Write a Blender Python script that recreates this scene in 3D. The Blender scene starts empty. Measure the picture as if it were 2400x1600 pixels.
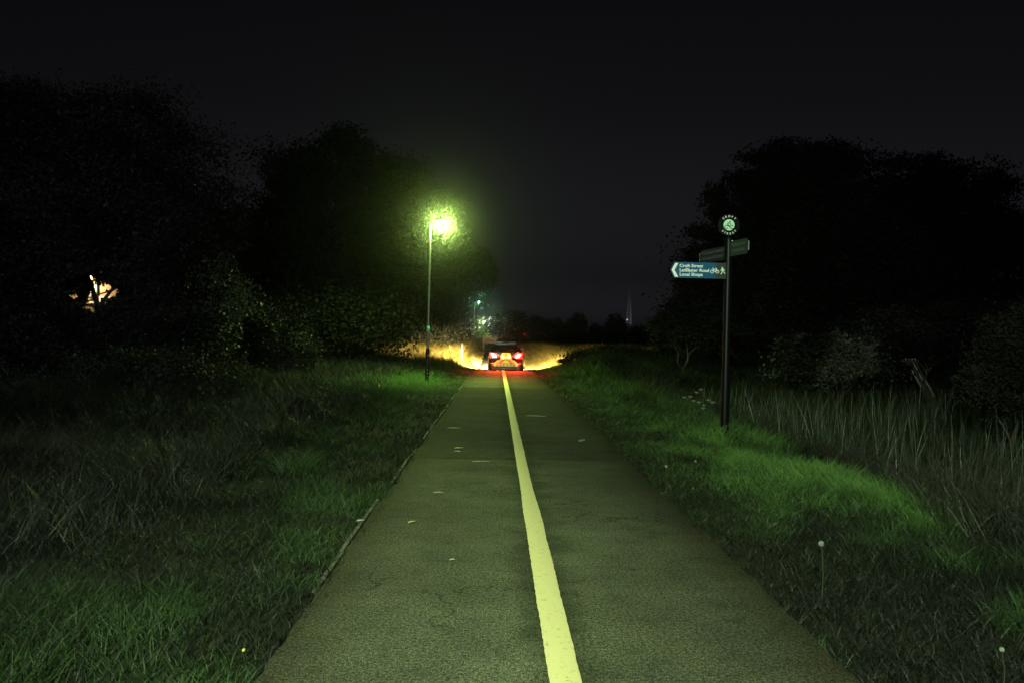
import bpy, math, random
import numpy as np
from mathutils import Vector, Matrix

# ------------------------------------------------------------------ camera, sky, exposure
S = bpy.context.scene
COL = S.collection
R = math.radians
F_PX, CAM_H = 1800.0, 1.6                       # focal length in pixels of a 2400 px wide frame; eye height
YAW, PITCH, ROLL = R(1.11), R(-0.32), R(1.2)
fwd = np.array([math.sin(YAW)*math.cos(PITCH), math.cos(YAW)*math.cos(PITCH), math.sin(PITCH)])
_r = np.array([math.cos(YAW), -math.sin(YAW), 0.0]); _u = np.cross(_r, fwd)
RIGHT = _r*math.cos(ROLL) + _u*math.sin(ROLL); UP = _u*math.cos(ROLL) - _r*math.sin(ROLL)
cam_d = bpy.data.cameras.new('camera'); cam = bpy.data.objects.new('camera', cam_d); COL.objects.link(cam)
cam_d.sensor_width = 36.0; cam_d.lens = 36.0*F_PX/2400; cam_d.clip_start = 0.05; cam_d.clip_end = 3000
M = Matrix.Identity(4)
for i in range(3):
    M[i][0], M[i][1], M[i][2] = RIGHT[i], UP[i], -fwd[i]
M.translation = (0, 0, CAM_H); cam.matrix_world = M
S.camera = cam

wd = bpy.data.worlds.new('World'); S.world = wd; wd.use_nodes = True
wn, wl = wd.node_tree.nodes, wd.node_tree.links
sky = wn.new('ShaderNodeTexSky'); sky.sky_type = 'NISHITA'; sky.sun_disc = False
sky.sun_elevation = R(-2.0); sky.sun_rotation = R(8); sky.dust_density = 2.0; sky.air_density = 1.0; sky.ozone_density = 3.0
hs = wn.new('ShaderNodeHueSaturation'); hs.inputs['Saturation'].default_value = 0.0
tint = wn.new('ShaderNodeMixRGB'); tint.blend_type = 'MULTIPLY'; tint.inputs[0].default_value = 1.0; tint.inputs[2].default_value = (0.92, 0.89, 1.11, 1)
wl.new(sky.outputs[0], hs.inputs['Color']); wl.new(hs.outputs[0], tint.inputs[1])
wtc = wn.new('ShaderNodeTexCoord'); wsep = wn.new('ShaderNodeSeparateXYZ'); wl.new(wtc.outputs['Generated'], wsep.inputs[0])     # town glow low in the sky
glow = wn.new('ShaderNodeValToRGB'); ge = glow.color_ramp.elements; ge[0].position = 0.0; ge[0].color = (1, 1, 1, 1); ge[1].position = .55; ge[1].color = (.20, .20, .20, 1)
g2 = ge.new(.12); g2.color = (.58, .58, .58, 1); g3 = ge.new(.28); g3.color = (.32, .32, .32, 1)
wl.new(wsep.outputs[2], glow.inputs[0]); wmul = wn.new('ShaderNodeMixRGB'); wmul.blend_type = 'MULTIPLY'; wmul.inputs[0].default_value = 1.0
wl.new(tint.outputs[0], wmul.inputs[1]); wl.new(glow.outputs[0], wmul.inputs[2]); wl.new(wmul.outputs[0], wn['Background'].inputs[0])
wn['Background'].inputs[1].default_value = 0.052    # night: the sky is all but black

S.view_settings.view_transform = 'Standard'; S.view_settings.look = 'None'
S.view_settings.exposure = 0.0; S.view_settings.gamma = 1.0
cy = S.cycles
cy.use_denoising = True; cy.denoiser = 'OPENIMAGEDENOISE'; cy.denoising_input_passes = 'RGB_ALBEDO_NORMAL'
cy.max_bounces = 4; cy.diffuse_bounces = 1; cy.glossy_bounces = 2; cy.transmission_bounces = 2
cy.volume_bounces = 0; cy.transparent_max_bounces = 8
cy.sample_clamp_indirect = 1.0; cy.sample_clamp_direct = 0.0; cy.use_adaptive_sampling = True; cy.adaptive_threshold = 0.02

LAMP_COL = (0.76, 1.0, 0.56)

# ------------------------------------------------------------------ helpers
rng = np.random.default_rng(7)
def ray(px, py): return RIGHT*(px-1200)/F_PX + UP*(800-py)/F_PX + fwd
def W(px, py, y):                                 # point seen at a photo pixel, at distance y along the path
    d = ray(px, py); return d*(y/d[1]) + np.array([0, 0, CAM_H])

def tag(o, label=None, cat=None, group=None, kind=None):
    if label: o['label'] = label
    if cat: o['category'] = cat
    if group: o['group'] = group
    if kind: o['kind'] = kind
    return o
def empty(name, loc, rz=0.0):
    o = bpy.data.objects.new(name, None); COL.objects.link(o); o.location = loc; o.rotation_euler = (0, 0, rz)
    o.empty_display_size = 0.2; return o
def link_mesh(name, me, mat, parent=None, loc=None):
    o = bpy.data.objects.new(name, me); COL.objects.link(o)
    if mat: me.materials.append(mat)
    if parent: o.parent = parent
    if loc is not None: o.location = loc
    return o
def copy_tree(o, parent=None):
    c = o.copy(); COL.objects.link(c)
    if parent: c.parent = parent
    for ch in list(o.children): copy_tree(ch, c)
    return c

class MB:
    def __init__(s): s.v = []; s.f = []
    def add(s, vs, fs):
        n = len(s.v); s.v += [tuple(map(float, p)) for p in vs]; s.f += [tuple(n+i for i in f) for f in fs]
    def box(s, c, d, rz=0.0, bev=0.0):
        x, y, z = d[0]/2, d[1]/2, d[2]/2; b = min(bev, x*.9, y*.9, z*.9)
        if b <= 0:
            P = [(-x,-y,-z),(x,-y,-z),(x,y,-z),(-x,y,-z),(-x,-y,z),(x,-y,z),(x,y,z),(-x,y,z)]
            Fc = [(0,3,2,1),(4,5,6,7),(0,1,5,4),(1,2,6,5),(2,3,7,6),(3,0,4,7)]
        else:
            def ring(zz, i):
                return [(-x+i,-y,zz),(x-i,-y,zz),(x,-y+i,zz),(x,y-i,zz),(x-i,y,zz),(-x+i,y,zz),(-x,y-i,zz),(-x,-y+i,zz)]
            def ins(zz):
                return [(-x+b,-y+b*.3,zz),(x-b,-y+b*.3,zz),(x-b*.3,-y+b,zz),(x-b*.3,y-b,zz),(x-b,y-b*.3,zz),(-x+b,y-b*.3,zz),(-x+b*.3,y-b,zz),(-x+b*.3,-y+b,zz)]
            P = ins(-z)+ring(-z+b*.6, b*.5)+ring(z-b*.6, b*.5)+ins(z)
            Fc = [tuple(range(7,-1,-1)), tuple(range(24,32))]
            for k in range(3):
                for i in range(8): j = (i+1) % 8; Fc.append((k*8+i, k*8+j, k*8+8+j, k*8+8+i))
        cs, sn = math.cos(rz), math.sin(rz)
        s.add([(c[0]+p[0]*cs-p[1]*sn, c[1]+p[0]*sn+p[1]*cs, c[2]+p[2]) for p in P], Fc)
    def tube(s, pts, rad, n=10, cap=True):
        pts = [Vector(p) for p in pts]
        if not hasattr(rad, '__len__'): rad = [rad]*len(pts)
        rings = []; a = None
        for i, p in enumerate(pts):
            t = (pts[min(i+1, len(pts)-1)] - pts[max(i-1, 0)]).normalized()
            if a is None: a = t.orthogonal().normalized()
            else: a = (a - t*a.dot(t)).normalized()
            b = t.cross(a)
            rings.append([p + (a*math.cos(2*math.pi*k/n) + b*math.sin(2*math.pi*k/n))*rad[i] for k in range(n)])
        vs = [q for r in rings for q in r]; fs = []
        for i in range(len(pts)-1):
            for k in range(n): j = (k+1) % n; fs.append((i*n+k, i*n+j, i*n+n+j, i*n+n+k))
        if cap: fs.append(tuple(range(n-1, -1, -1))); fs.append(tuple((len(pts)-1)*n+k for k in range(n)))
        s.add(vs, fs)
    def lathe(s, prof, c=(0,0,0), n=20):          # prof: (radius, z)
        vs = []; fs = []
        for r, z in prof:
            for k in range(n): a = 2*math.pi*k/n; vs.append((c[0]+r*math.cos(a), c[1]+r*math.sin(a), c[2]+z))
        for i in range(len(prof)-1):
            for k in range(n): j = (k+1) % n; fs.append((i*n+k, i*n+j, i*n+n+j, i*n+n+k))
        fs.append(tuple(range(n-1, -1, -1))); fs.append(tuple((len(prof)-1)*n+k for k in range(n)))
        s.add(vs, fs)
    def prism(s, poly, y0, y1):                   # polygon in x,z pushed from y0 (front) to y1
        n = len(poly); vs = [(p[0], y0, p[1]) for p in poly] + [(p[0], y1, p[1]) for p in poly]
        fs = [tuple(range(n)), tuple(range(2*n-1, n-1, -1))] + [((i+1) % n, i, n+i, n+(i+1) % n) for i in range(n)]
        s.add(vs, fs)
    def loft(s, rings, cap=True):
        n = len(rings[0]); vs = [p for r in rings for p in r]; fs = []
        for i in range(len(rings)-1):
            for k in range(n): j = (k+1) % n; fs.append((i*n+k, i*n+j, i*n+n+j, i*n+n+k))
        if cap: fs.append(tuple(range(n-1, -1, -1))); fs.append(tuple((len(rings)-1)*n+k for k in range(n)))
        s.add(vs, fs)
    def disc(s, c, r, y0, y1, n=32): s.prism([(c[0]+r*math.cos(2*math.pi*k/n), c[1]+r*math.sin(2*math.pi*k/n)) for k in range(n)], y0, y1)
    def build(s, name, mat, parent=None, smooth=False, loc=None):
        me = bpy.data.meshes.new(name); me.from_pydata(s.v, [], s.f); me.validate(); me.update()
        if smooth: me.shade_smooth(); me.set_sharp_from_angle(angle=R(38))
        return link_mesh(name, me, mat, parent, loc)

def tri_mesh(name, verts, faces, attr=None):      # numpy arrays -> mesh, faces Nx3 or Nx4
    me = bpy.data.meshes.new(name); nv, nf, k = len(verts), len(faces), faces.shape[1]
    me.vertices.add(nv); me.vertices.foreach_set('co', np.ascontiguousarray(verts, np.float32).ravel())
    me.loops.add(nf*k); me.loops.foreach_set('vertex_index', np.ascontiguousarray(faces, np.int32).ravel())
    me.polygons.add(nf); me.polygons.foreach_set('loop_start', np.arange(0, nf*k, k, dtype=np.int32))
    if attr is not None:
        a = me.attributes.new('tone', 'FLOAT', 'POINT'); a.data.foreach_set('value', np.ascontiguousarray(attr, np.float32))
    me.update(calc_edges=True); return me

def text_mesh(body, size, fit_w=None, bold=0.0, ext=0.001):
    cu = bpy.data.curves.new('lettering', 'FONT'); cu.body = body; cu.size = size; cu.offset = bold; cu.extrude = ext; cu.resolution_u = 3
    o = bpy.data.objects.new('lettering', cu); COL.objects.link(o)
    dg = bpy.context.evaluated_depsgraph_get(); me = o.evaluated_get(dg).to_mesh()
    v = np.array([p.co[:] for p in me.vertices]); f = [tuple(p.vertices) for p in me.polygons]
    o.evaluated_get(dg).to_mesh_clear(); bpy.data.objects.remove(o); bpy.data.curves.remove(cu)
    v[:, 0] -= v[:, 0].min()
    if fit_w: v[:, 0] *= fit_w/v[:, 0].max()
    return v, f
def put_text(mb, body, x, z, size, fit_w=None, bold=0.0, y=0.0, ext=0.001, align='l', rot=0.0):
    v, f = text_mesh(body, size, fit_w, bold, ext)
    off = 0 if align == 'l' else v[:, 0].max()/2
    c, s = math.cos(rot), math.sin(rot); px = v[:, 0]-off; pz = v[:, 1]
    mb.add([(x+a*c-b*s, y-d, z+a*s+b*c) for a, b, d in zip(px, pz, v[:, 2])], f)

def smooth(a, lo, hi): t = np.clip((np.asarray(a, float)-lo)/(hi-lo), 0, 1); return t*t*(3-2*t)
_h = np.random.default_rng(3).random((256, 256))
def vnoise(x, y):                                 # smooth value noise, period 256
    x = np.asarray(x, float); y = np.asarray(y, float); i = np.floor(x).astype(int); j = np.floor(y).astype(int)
    u, v = x-i, y-j; u = u*u*(3-2*u); v = v*v*(3-2*v); i &= 255; j &= 255; i1 = (i+1) & 255; j1 = (j+1) & 255
    return (_h[i,j]*(1-u)+_h[i1,j]*u)*(1-v) + (_h[i,j1]*(1-u)+_h[i1,j1]*u)*v
def fbm(x, y): return (vnoise(x, y)*.55 + vnoise(x*2.1+9, y*2.1+3)*.3 + vnoise(x*4.3+5, y*4.3)*.15)

# ------------------------------------------------------------------ materials
def mat(name, col, rough=.6, metal=0.0, spec=.5, noise=0.0, scale=20.0, bump=0.0, emit=None, estr=0.0, coord='Object', coat=0.0):
    m = bpy.data.materials.new(name); m.use_nodes = True; n, l = m.node_tree.nodes, m.node_tree.links
    b = n['Principled BSDF']; b.inputs['Base Color'].default_value = (*col, 1); b.inputs['Roughness'].default_value = rough
    b.inputs['Metallic'].default_value = metal; b.inputs['Specular IOR Level'].default_value = spec; b.inputs['Coat Weight'].default_value = coat
    if noise or bump:
        tc = n.new('ShaderNodeTexCoord'); t = n.new('ShaderNodeTexNoise'); t.inputs['Scale'].default_value = scale; t.inputs['Detail'].default_value = 6
        l.new(tc.outputs[coord], t.inputs['Vector'])
        if noise:
            r = n.new('ShaderNodeValToRGB'); r.color_ramp.elements[0].position = .3; r.color_ramp.elements[1].position = .72
            r.color_ramp.elements[0].color = (*[c*(1-noise) for c in col], 1); r.color_ramp.elements[1].color = (*[min(1, c*(1+noise)) for c in col], 1)
            l.new(t.outputs[0], r.inputs[0]); l.new(r.outputs[0], b.inputs['Base Color'])
        if bump:
            bp = n.new('ShaderNodeBump'); bp.inputs['Strength'].default_value = bump; bp.inputs['Distance'].default_value = .01
            l.new(t.outputs[0], bp.inputs['Height']); l.new(bp.outputs[0], b.inputs['Normal'])
    if emit: b.inputs['Emission Color'].default_value = (*emit, 1); b.inputs['Emission Strength'].default_value = estr
    return m
def leafmat(name, c0, c1, trans=.35, rough=.55, spec=.25):      # colour by the blade's own tone, light passes through
    m = bpy.data.materials.new(name); m.use_nodes = True; n, l = m.node_tree.nodes, m.node_tree.links
    b = n['Principled BSDF']; b.inputs['Roughness'].default_value = rough; b.inputs['Specular IOR Level'].default_value = spec
    a = n.new('ShaderNodeAttribute'); a.attribute_name = 'tone'; r = n.new('ShaderNodeValToRGB')
    r.color_ramp.elements[0].color = (*c0, 1); r.color_ramp.elements[1].color = (*c1, 1)
    l.new(a.outputs['Fac'], r.inputs[0]); l.new(r.outputs[0], b.inputs['Base Color'])
    if trans:
        t = n.new('ShaderNodeBsdfTranslucent'); mx = n.new('ShaderNodeMixShader'); mx.inputs[0].default_value = trans
        l.new(r.outputs[0], t.inputs[0]); l.new(b.outputs[0], mx.inputs[1]); l.new(t.outputs[0], mx.inputs[2])
        l.new(mx.outputs[0], n['Material Output'].inputs[0])
    return m

def asphalt_mat():
    m = bpy.data.materials.new('asphalt'); m.use_nodes = True; n, l = m.node_tree.nodes, m.node_tree.links; b = n['Principled BSDF']
    tc = n.new('ShaderNodeTexCoord'); b.inputs['Roughness'].default_value = .92; b.inputs['Specular IOR Level'].default_value = .06
    def noise(scale, det):
        t = n.new('ShaderNodeTexNoise'); t.inputs['Scale'].default_value = scale; t.inputs['Detail'].default_value = det; l.new(tc.outputs['Object'], t.inputs['Vector']); return t
    def ramp(src, c0, c1, p0, p1):
        r = n.new('ShaderNodeValToRGB'); e = r.color_ramp.elements; e[0].color = (*c0, 1); e[1].color = (*c1, 1); e[0].position = p0; e[1].position = p1; l.new(src, r.inputs[0]); return r
    def mul(a, bb):
        x = n.new('ShaderNodeMixRGB'); x.blend_type = 'MULTIPLY'; x.inputs[0].default_value = 1; l.new(a, x.inputs[1]); l.new(bb, x.inputs[2]); return x
    stones = noise(130, 4); c = ramp(stones.outputs[0], (.018, .021, .012), (.180, .196, .128), .38, .68)
    mid = noise(2.1, 5); c2 = ramp(mid.outputs[0], (.72, .72, .74), (1.15, 1.14, 1.08), .3, .75)
    big = noise(.45, 3); c3 = ramp(big.outputs[0], (.78, .76, .76), (1.1, 1.1, 1.1), .35, .65)
    k = mul(mul(c.outputs[0], c2.outputs[0]).outputs[0], c3.outputs[0])
    grit = noise(48, 5); c4 = ramp(grit.outputs[0], (.55, .55, .55), (1.5, 1.5, 1.46), .36, .66); k = mul(k.outputs[0], c4.outputs[0])
    vo = n.new('ShaderNodeTexVoronoi'); vo.feature = 'DISTANCE_TO_EDGE'; vo.inputs['Scale'].default_value = .55; vm = n.new('ShaderNodeVectorMath'); vm.operation = 'ADD'
    l.new(tc.outputs['Object'], vm.inputs[0]); l.new(noise(3.5, 4).outputs['Color'], vm.inputs[1]); l.new(vm.outputs[0], vo.inputs['Vector'])
    crk = ramp(vo.outputs['Distance'], (.42, .42, .42), (1, 1, 1), .003, .011)
    msk = ramp(noise(.8, 2).outputs[0], (0, 0, 0), (1, 1, 1), .50, .56); cm = n.new('ShaderNodeMixRGB'); cm.inputs[1].default_value = (1, 1, 1, 1); l.new(msk.outputs[0], cm.inputs[0]); l.new(crk.outputs[0], cm.inputs[2]); k = mul(k.outputs[0], cm.outputs[0])
    spot = noise(7, 6); c5 = ramp(spot.outputs[0], (.80, .81, .79), (1, 1, 1), .34, .48); k = mul(k.outputs[0], c5.outputs[0])
    sx = n.new('ShaderNodeSeparateXYZ'); l.new(tc.outputs['Object'], sx.inputs[0])
    def math_(op, a, v):
        x = n.new('ShaderNodeMath'); x.operation = op; x.use_clamp = False
        l.new(a, x.inputs[0]); (l.new(v, x.inputs[1]) if hasattr(v, 'links') else setattr(x.inputs[1], 'default_value', v)); return x.outputs[0]
    wob = math_('MULTIPLY', math_('SUBTRACT', mid.outputs[0], .5), .5)
    dist = math_('ABSOLUTE', math_('SUBTRACT', sx.outputs[0], .345), 0.0)
    edge = ramp(math_('ADD', dist, wob), (.62, .66, .60), (1, 1, 1), .06, .30); edge.color_ramp.elements.new(1.0); 
    e = edge.color_ramp.elements; e[0].position = .09; e[0].color = (.60, .62, .55, 1); e[1].position = .26; e[1].color = (1.06, 1.08, 1.05, 1); e[2].position = 1.0; e[2].color = (1, 1, 1, 1)
    k = mul(k.outputs[0], edge.outputs[0])
    rim = ramp(math_('ADD', dist, wob), (1, 1, 1), (.74, .68, .62), .85, 1.0); rd = rim.color_ramp.elements; rd[0].position = .80; rd[1].position = 1.0
    l.new(math_('MULTIPLY', math_('ADD', dist, wob), .72), rim.inputs[0]); k = mul(k.outputs[0], rim.outputs[0])
    l.new(k.outputs[0], b.inputs['Base Color'])
    bp = n.new('ShaderNodeBump'); bp.inputs['Strength'].default_value = .7; bp.inputs['Distance'].default_value = .006
    l.new(stones.outputs[0], bp.inputs['Height']); l.new(bp.outputs[0], b.inputs['Normal'])
    return m
def line_mat():
    m = mat('path_paint', (.86, .74, .17), .7, bump=.5, scale=150); n, l = m.node_tree.nodes, m.node_tree.links; b = n['Principled BSDF']
    tc = n.new('ShaderNodeTexCoord'); t = n.new('ShaderNodeTexNoise'); t.inputs['Scale'].default_value = 26; t.inputs['Detail'].default_value = 8; t.inputs['Roughness'].default_value = .7
    l.new(tc.outputs['Object'], t.inputs['Vector']); r = n.new('ShaderNodeValToRGB'); e = r.color_ramp.elements
    e[0].position = .31; e[0].color = (.26, .25, .11, 1); e[1].position = .43; e[1].color = (.63, .575, .25, 1)
    l.new(t.outputs[0], r.inputs[0]); l.new(r.outputs[0], b.inputs['Base Color']); return m
def brick_mat():
    m = mat('brick', (.4, .2, .1), .85); n, l = m.node_tree.nodes, m.node_tree.links; b = n['Principled BSDF']
    tc = n.new('ShaderNodeTexCoord'); mp = n.new('ShaderNodeMapping'); mp.inputs['Rotation'].default_value = (R(90), 0, 0); t = n.new('ShaderNodeTexBrick')
    t.inputs['Scale'].default_value = 4.4; t.inputs['Color1'].default_value = (.46, .24, .12, 1); t.inputs['Color2'].default_value = (.36, .18, .10, 1)
    t.inputs['Mortar'].default_value = (.42, .38, .32, 1); t.inputs['Mortar Size'].default_value = .02; t.inputs['Brick Width'].default_value = 1.0; t.inputs['Row Height'].default_value = .33
    l.new(tc.outputs['Object'], mp.inputs[0]); l.new(mp.outputs[0], t.inputs[0]); l.new(t.outputs[0], b.inputs['Base Color']); return m

M_ASPH, M_LINE, M_BRICK = asphalt_mat(), line_mat(), brick_mat()
M_SOIL = mat('soil', (.014, .016, .009), .95, noise=.5, scale=3, bump=.6, spec=.1)
M_KERB = mat('edging_concrete', (.085, .082, .055), .9, noise=.4, scale=14, bump=.4)
M_STRAW = leafmat('straw_grass', (.10, .090, .022), (.20, .175, .045), .3)
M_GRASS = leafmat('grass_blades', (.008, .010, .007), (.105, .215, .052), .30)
M_REED = leafmat('reed_blades', (.022, .032, .020), (.24, .31, .25), .2, .5, .3)
M_WEED = leafmat('dry_stems', (.008, .009, .007), (.034, .035, .026), .15)
M_LEAF = leafmat('tree_leaves', (.012, .014, .011), (.054, .058, .049), .3)
M_FARLEAF = leafmat('dark_leaves', (.014, .017, .011), (.030, .034, .024), .2, .8, .1)
M_LEAF2 = leafmat('pale_shrub_leaves', (.012, .014, .010), (.14, .15, .13), .25)
M_LEAF3 = leafmat('fresh_leaves', (.07, .11, .02), (.16, .22, .05), .4)
M_BARK = mat('bark', (.055, .048, .036), .9, noise=.4, scale=9, bump=.6)
M_BLACK = mat('black_paint', (.004, .004, .006), .40, spec=.14, noise=.3, scale=30, bump=.05)
M_STEEL = mat('galvanised_steel', (.13, .135, .13), .42, .7, noise=.2, scale=12)
M_BLUE = mat('sign_blue', (.002, .076, .18), .35, noise=.35, scale=60)
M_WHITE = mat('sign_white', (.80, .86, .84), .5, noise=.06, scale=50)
M_PALEGREEN = mat('sign_pale_green', (.52, .82, .60), .5, noise=.10, scale=60)
M_GREEN = mat('emblem_green', (.012, .13, .055), .5)
M_SIGNDARK = mat('sign_weathered', (.022, .042, .029), .5, noise=.5, scale=40)
M_SIGNBACK = mat('sign_shadow_side', (.012, .016, .022), .5, noise=.4, scale=40)
M_GREY = mat('worn_lettering', (.16, .19, .17), .6)
M_TEAL = mat('teal_band', (.18, .55, .47), .5)
M_RED = mat('red_band', (.55, .03, .02), .4)
M_WOOD = mat('weathered_wood', (.17, .115, .065), .8, noise=.45, scale=7, bump=.4)
M_DARKWOOD = mat('dark_timber', (.04, .038, .036), .7, noise=.5, scale=8, bump=.3)
M_PALE = mat('pale_edge', (.50, .52, .54), .6, noise=.3, scale=20)
M_CONC = mat('concrete', (.20, .195, .19), .9, noise=.35, scale=5, bump=.4)
M_LITTER = mat('dry_leaf', (.36, .36, .23), .7, noise=.3, scale=30)
M_FLOWER = mat('flower_white', (.17, .21, .15), .7)
M_STEM = mat('flower_stem', (.018, .028, .011), .7)
M_YELLOWFLOWER = mat('flower_yellow', (.45, .42, .10), .7)
M_CARBODY = mat('car_paint', (.010, .011, .016), .22, spec=.6, coat=.5)
M_GLASS = mat('car_glass', (.006, .006, .008), .06, spec=.7)
M_RUBBER = mat('rubber', (.012, .012, .012), .8)
M_PLASTIC = mat('black_plastic', (.014, .014, .014), .5)
M_CHROME = mat('chrome', (.7, .7, .72), .12, 1.0)
M_HIVIS = mat('hi_vis_yellow', (.86, .62, .06), .35, noise=.06, scale=40)
M_HIRED = mat('hi_vis_red', (.75, .05, .02), .35)
M_PLATE = mat('number_plate', (.85, .72, .25), .4)
M_BLUELENS = mat('blue_lens', (.02, .04, .16), .15, spec=.6)
M_LENS_RED = mat('tail_lens', (.4, .01, .01), .25, emit=(1, .018, .008), estr=2.2)
M_HOT_RED = mat('brake_lamp', (.8, .2, .1), .3, emit=(1, .26, .18), estr=45)
M_HOT_PLATE = mat('plate_lamp', (.9, .9, .8), .3, emit=(1, .85, .55), estr=6)
M_HEAD = mat('headlamp_lens', (.9, .9, .8), .2, emit=(1, .8, .5), estr=20)
M_ROOF = mat('roof_tiles', (.10, .07, .055), .85, noise=.4, scale=6)
M_FRAME = mat('white_frame', (.78, .76, .70), .5)
M_PANE = mat('window_glass', (.02, .022, .025), .08, spec=.6)
def lens_mat(col, e): return mat('lamp_lens', (.9, .9, .85), .3, emit=col, estr=e)

# ------------------------------------------------------------------ terrain
XL, XR = -1.09, 1.78                               # path edges
_py = np.linspace(-100, 700, 3201)
_sl = -.026*smooth(_py, 33.5, 37.5)*(1-smooth(_py, 43, 48)) + .024*smooth(_py, 46, 52)*(1-smooth(_py, 66, 76))
_pz = np.concatenate([[0], np.cumsum((_sl[1:]+_sl[:-1])/2*np.diff(_py))])
def path_z(y): return np.interp(y, _py, _pz)
def path_cx(y): return 0.0012*np.clip(np.asarray(y, float)-105, 0, 400)**2    # beyond the car it bends gently right
def ground_z(x, y):
    x = np.asarray(x, float); y = np.asarray(y, float); cx = path_cx(y)
    L = XL+cx-x; Q = x-XR-cx; out = np.maximum(L, Q)
    z = path_z(y) - .022
    z = z + smooth(L, .0, .25)*.030 + smooth(Q, .0, .25)*.024
    z = z + .22*smooth(L, 1.5, 7.5) + .62*smooth(L, .2, 1.6)*smooth(y, 41, 47)*(1-smooth(y, 90, 140)) + .20*smooth(Q, .5, 3.0)*smooth(y, 41, 50)*(1-smooth(y, 90, 140)) + .10*smooth(L, 9, 20)
    z = z + (.25*smooth(L, .35, 2.2)+.50*smooth(Q, .7, 2.4))*np.exp(-((y-36)/2.3)**2)
    dit = smooth(Q, 2.1, 5.5)*(1-smooth(Q, 12, 17))*(1-smooth(y, 22, 30))
    z = z - .95*dit + .35*smooth(Q, 15, 22) + .05*smooth(Q, .6, 3)*smooth(y, 24, 32)
    z = z + (fbm(x*.9, y*.9)-.5)*.16*smooth(out, .1, 1.2)
    return z + .6*smooth(np.abs(x), 40, 160)*fbm(x*.03, y*.03)
def gz(x, y): return float(ground_z(x, y))
def axis(lims):
    out = []
    for a, b, st in lims: out += list(np.arange(a, b, st))
    return np.array(out + [lims[-1][1]])
ax = axis([(-400,-60,20),(-60,-20,4),(-20,-6,1),(-6,-1.6,.3),(-1.6,-.6,.1),(-.6,1.3,.5),(1.3,2.3,.1),(2.3,9,.3),(9,24,1),(24,60,4),(60,400,20)])
ay = axis([(-60,-8,4),(-8,30,.4),(30,60,.5),(60,110,3),(110,440,15)])
GX, GY = np.meshgrid(ax, ay); V = np.stack([GX, GY, ground_z(GX, GY)], -1).reshape(-1, 3)
nx, ny = len(ax), len(ay); I = (np.arange(ny-1)[:, None]*nx + np.arange(nx-1)[None]).ravel()
tag(link_mesh('ground', tri_mesh('ground', V, np.stack([I, I+1, I+nx+1, I+nx], 1)), M_SOIL), kind='structure')

def strip(name, x0, x1, ys, dz, m, jag=0.0, thick=0.0, seed=1):   # a ribbon along the path, ragged edges
    r = np.random.default_rng(seed); n = len(ys); cx = path_cx(ys)
    a = x0(ys)+cx+(r.random(n)-.5)*jag; b = x1(ys)+cx+(r.random(n)-.5)*jag; z = path_z(ys)+dz
    cols = [a, a+.012, (a+b)/2, b-.012, b]; dzs = [-thick, 0, 0, 0, -thick]
    V = np.concatenate([np.stack([c, ys, z+d], 1) for c, d in zip(cols, dzs)]); fs = []
    for k in range(4):
        i = np.arange(n-1); fs.append(np.stack([k*n+i, (k+1)*n+i, (k+1)*n+i+1, k*n+i+1], 1))
    return link_mesh(name, tri_mesh(name, V, np.concatenate(fs)), m)
def C(v): return lambda y: np.full(len(y), v) if not callable(v) else v(y)
ysl = np.concatenate([np.arange(-14, 40, .12), np.arange(40, 130, 1.0)])
tag(strip('path', lambda y: XL+.01*np.sin(y*1.7)+.02*(vnoise(y*1.1, y*0+3)-.5), lambda y: XR+.05*(vnoise(y*.9, y*0+8)-.5), ysl, 0.0, M_ASPH, .025, .03), kind='structure')
yl = np.concatenate([np.arange(-14, 30, .035), np.arange(30, 70, .3)])
lx = lambda y: .352-.012*smooth(y, 12, 30)-.006*smooth(y, 6.6, 8.6)
lw = lambda y: .066+.010*(1-smooth(y, 7.2, 8.1))+.006*smooth(y,14,30)
tag(strip('path_line', lambda y: lx(y)-lw(y)+.006*(vnoise(y*2.3, y*0+1)-.5), lambda y: lx(y)+lw(y)+.006*(vnoise(y*2.3, y*0+5)-.5), yl, .005, M_LINE, .005, .004, 4), kind='structure')
# worn resurfaced patch across the path
M_PATCH = asphalt_mat(); M_PATCH.name = 'old_asphalt'
for nd in M_PATCH.node_tree.nodes:
    if nd.type == 'VALTORGB' and nd.color_ramp.elements[1].color[0] < .3 and nd.color_ramp.elements[1].color[0] > .1:
        nd.color_ramp.elements[0].color = (.016, .016, .012, 1); nd.color_ramp.elements[1].color = (.084, .094, .066, 1)
yp = np.arange(10.05, 24.3, .1)
for nm, xa, xb, sd in (('path_patch', XL+.06, .262, 5), ('path_patch', .438, XR-.10, 6)):
    tag(strip(nm, lambda y, v=xa: np.full(len(y), v), lambda y, v=xb: np.full(len(y), v), yp+.05*(sd-5), .004, M_PATCH, .03, .003, sd), kind='structure')
# concrete edging stones flush beside the path, a few sunk or overgrown
mbk = MB(); r = random.Random(5); y = -6.0
while y < 34:
    ln = .9; d = r.uniform(-.012, .010)
    if r.random() > .30: mbk.box((XL-.028+r.uniform(-.008, .008), y+ln/2, path_z(y)-.066+d), (.032, ln-.012, .13), r.uniform(-.008, .008), .006)
    if r.random() > 2: mbk.box((XR+.030+r.uniform(-.008, .008), y+ln/2, path_z(y)-.080+d), (.032, ln-.012, .13), r.uniform(-.008, .008), .006)
    y += ln
tag(mbk.build('kerb', M_KERB), kind='structure')

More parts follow.
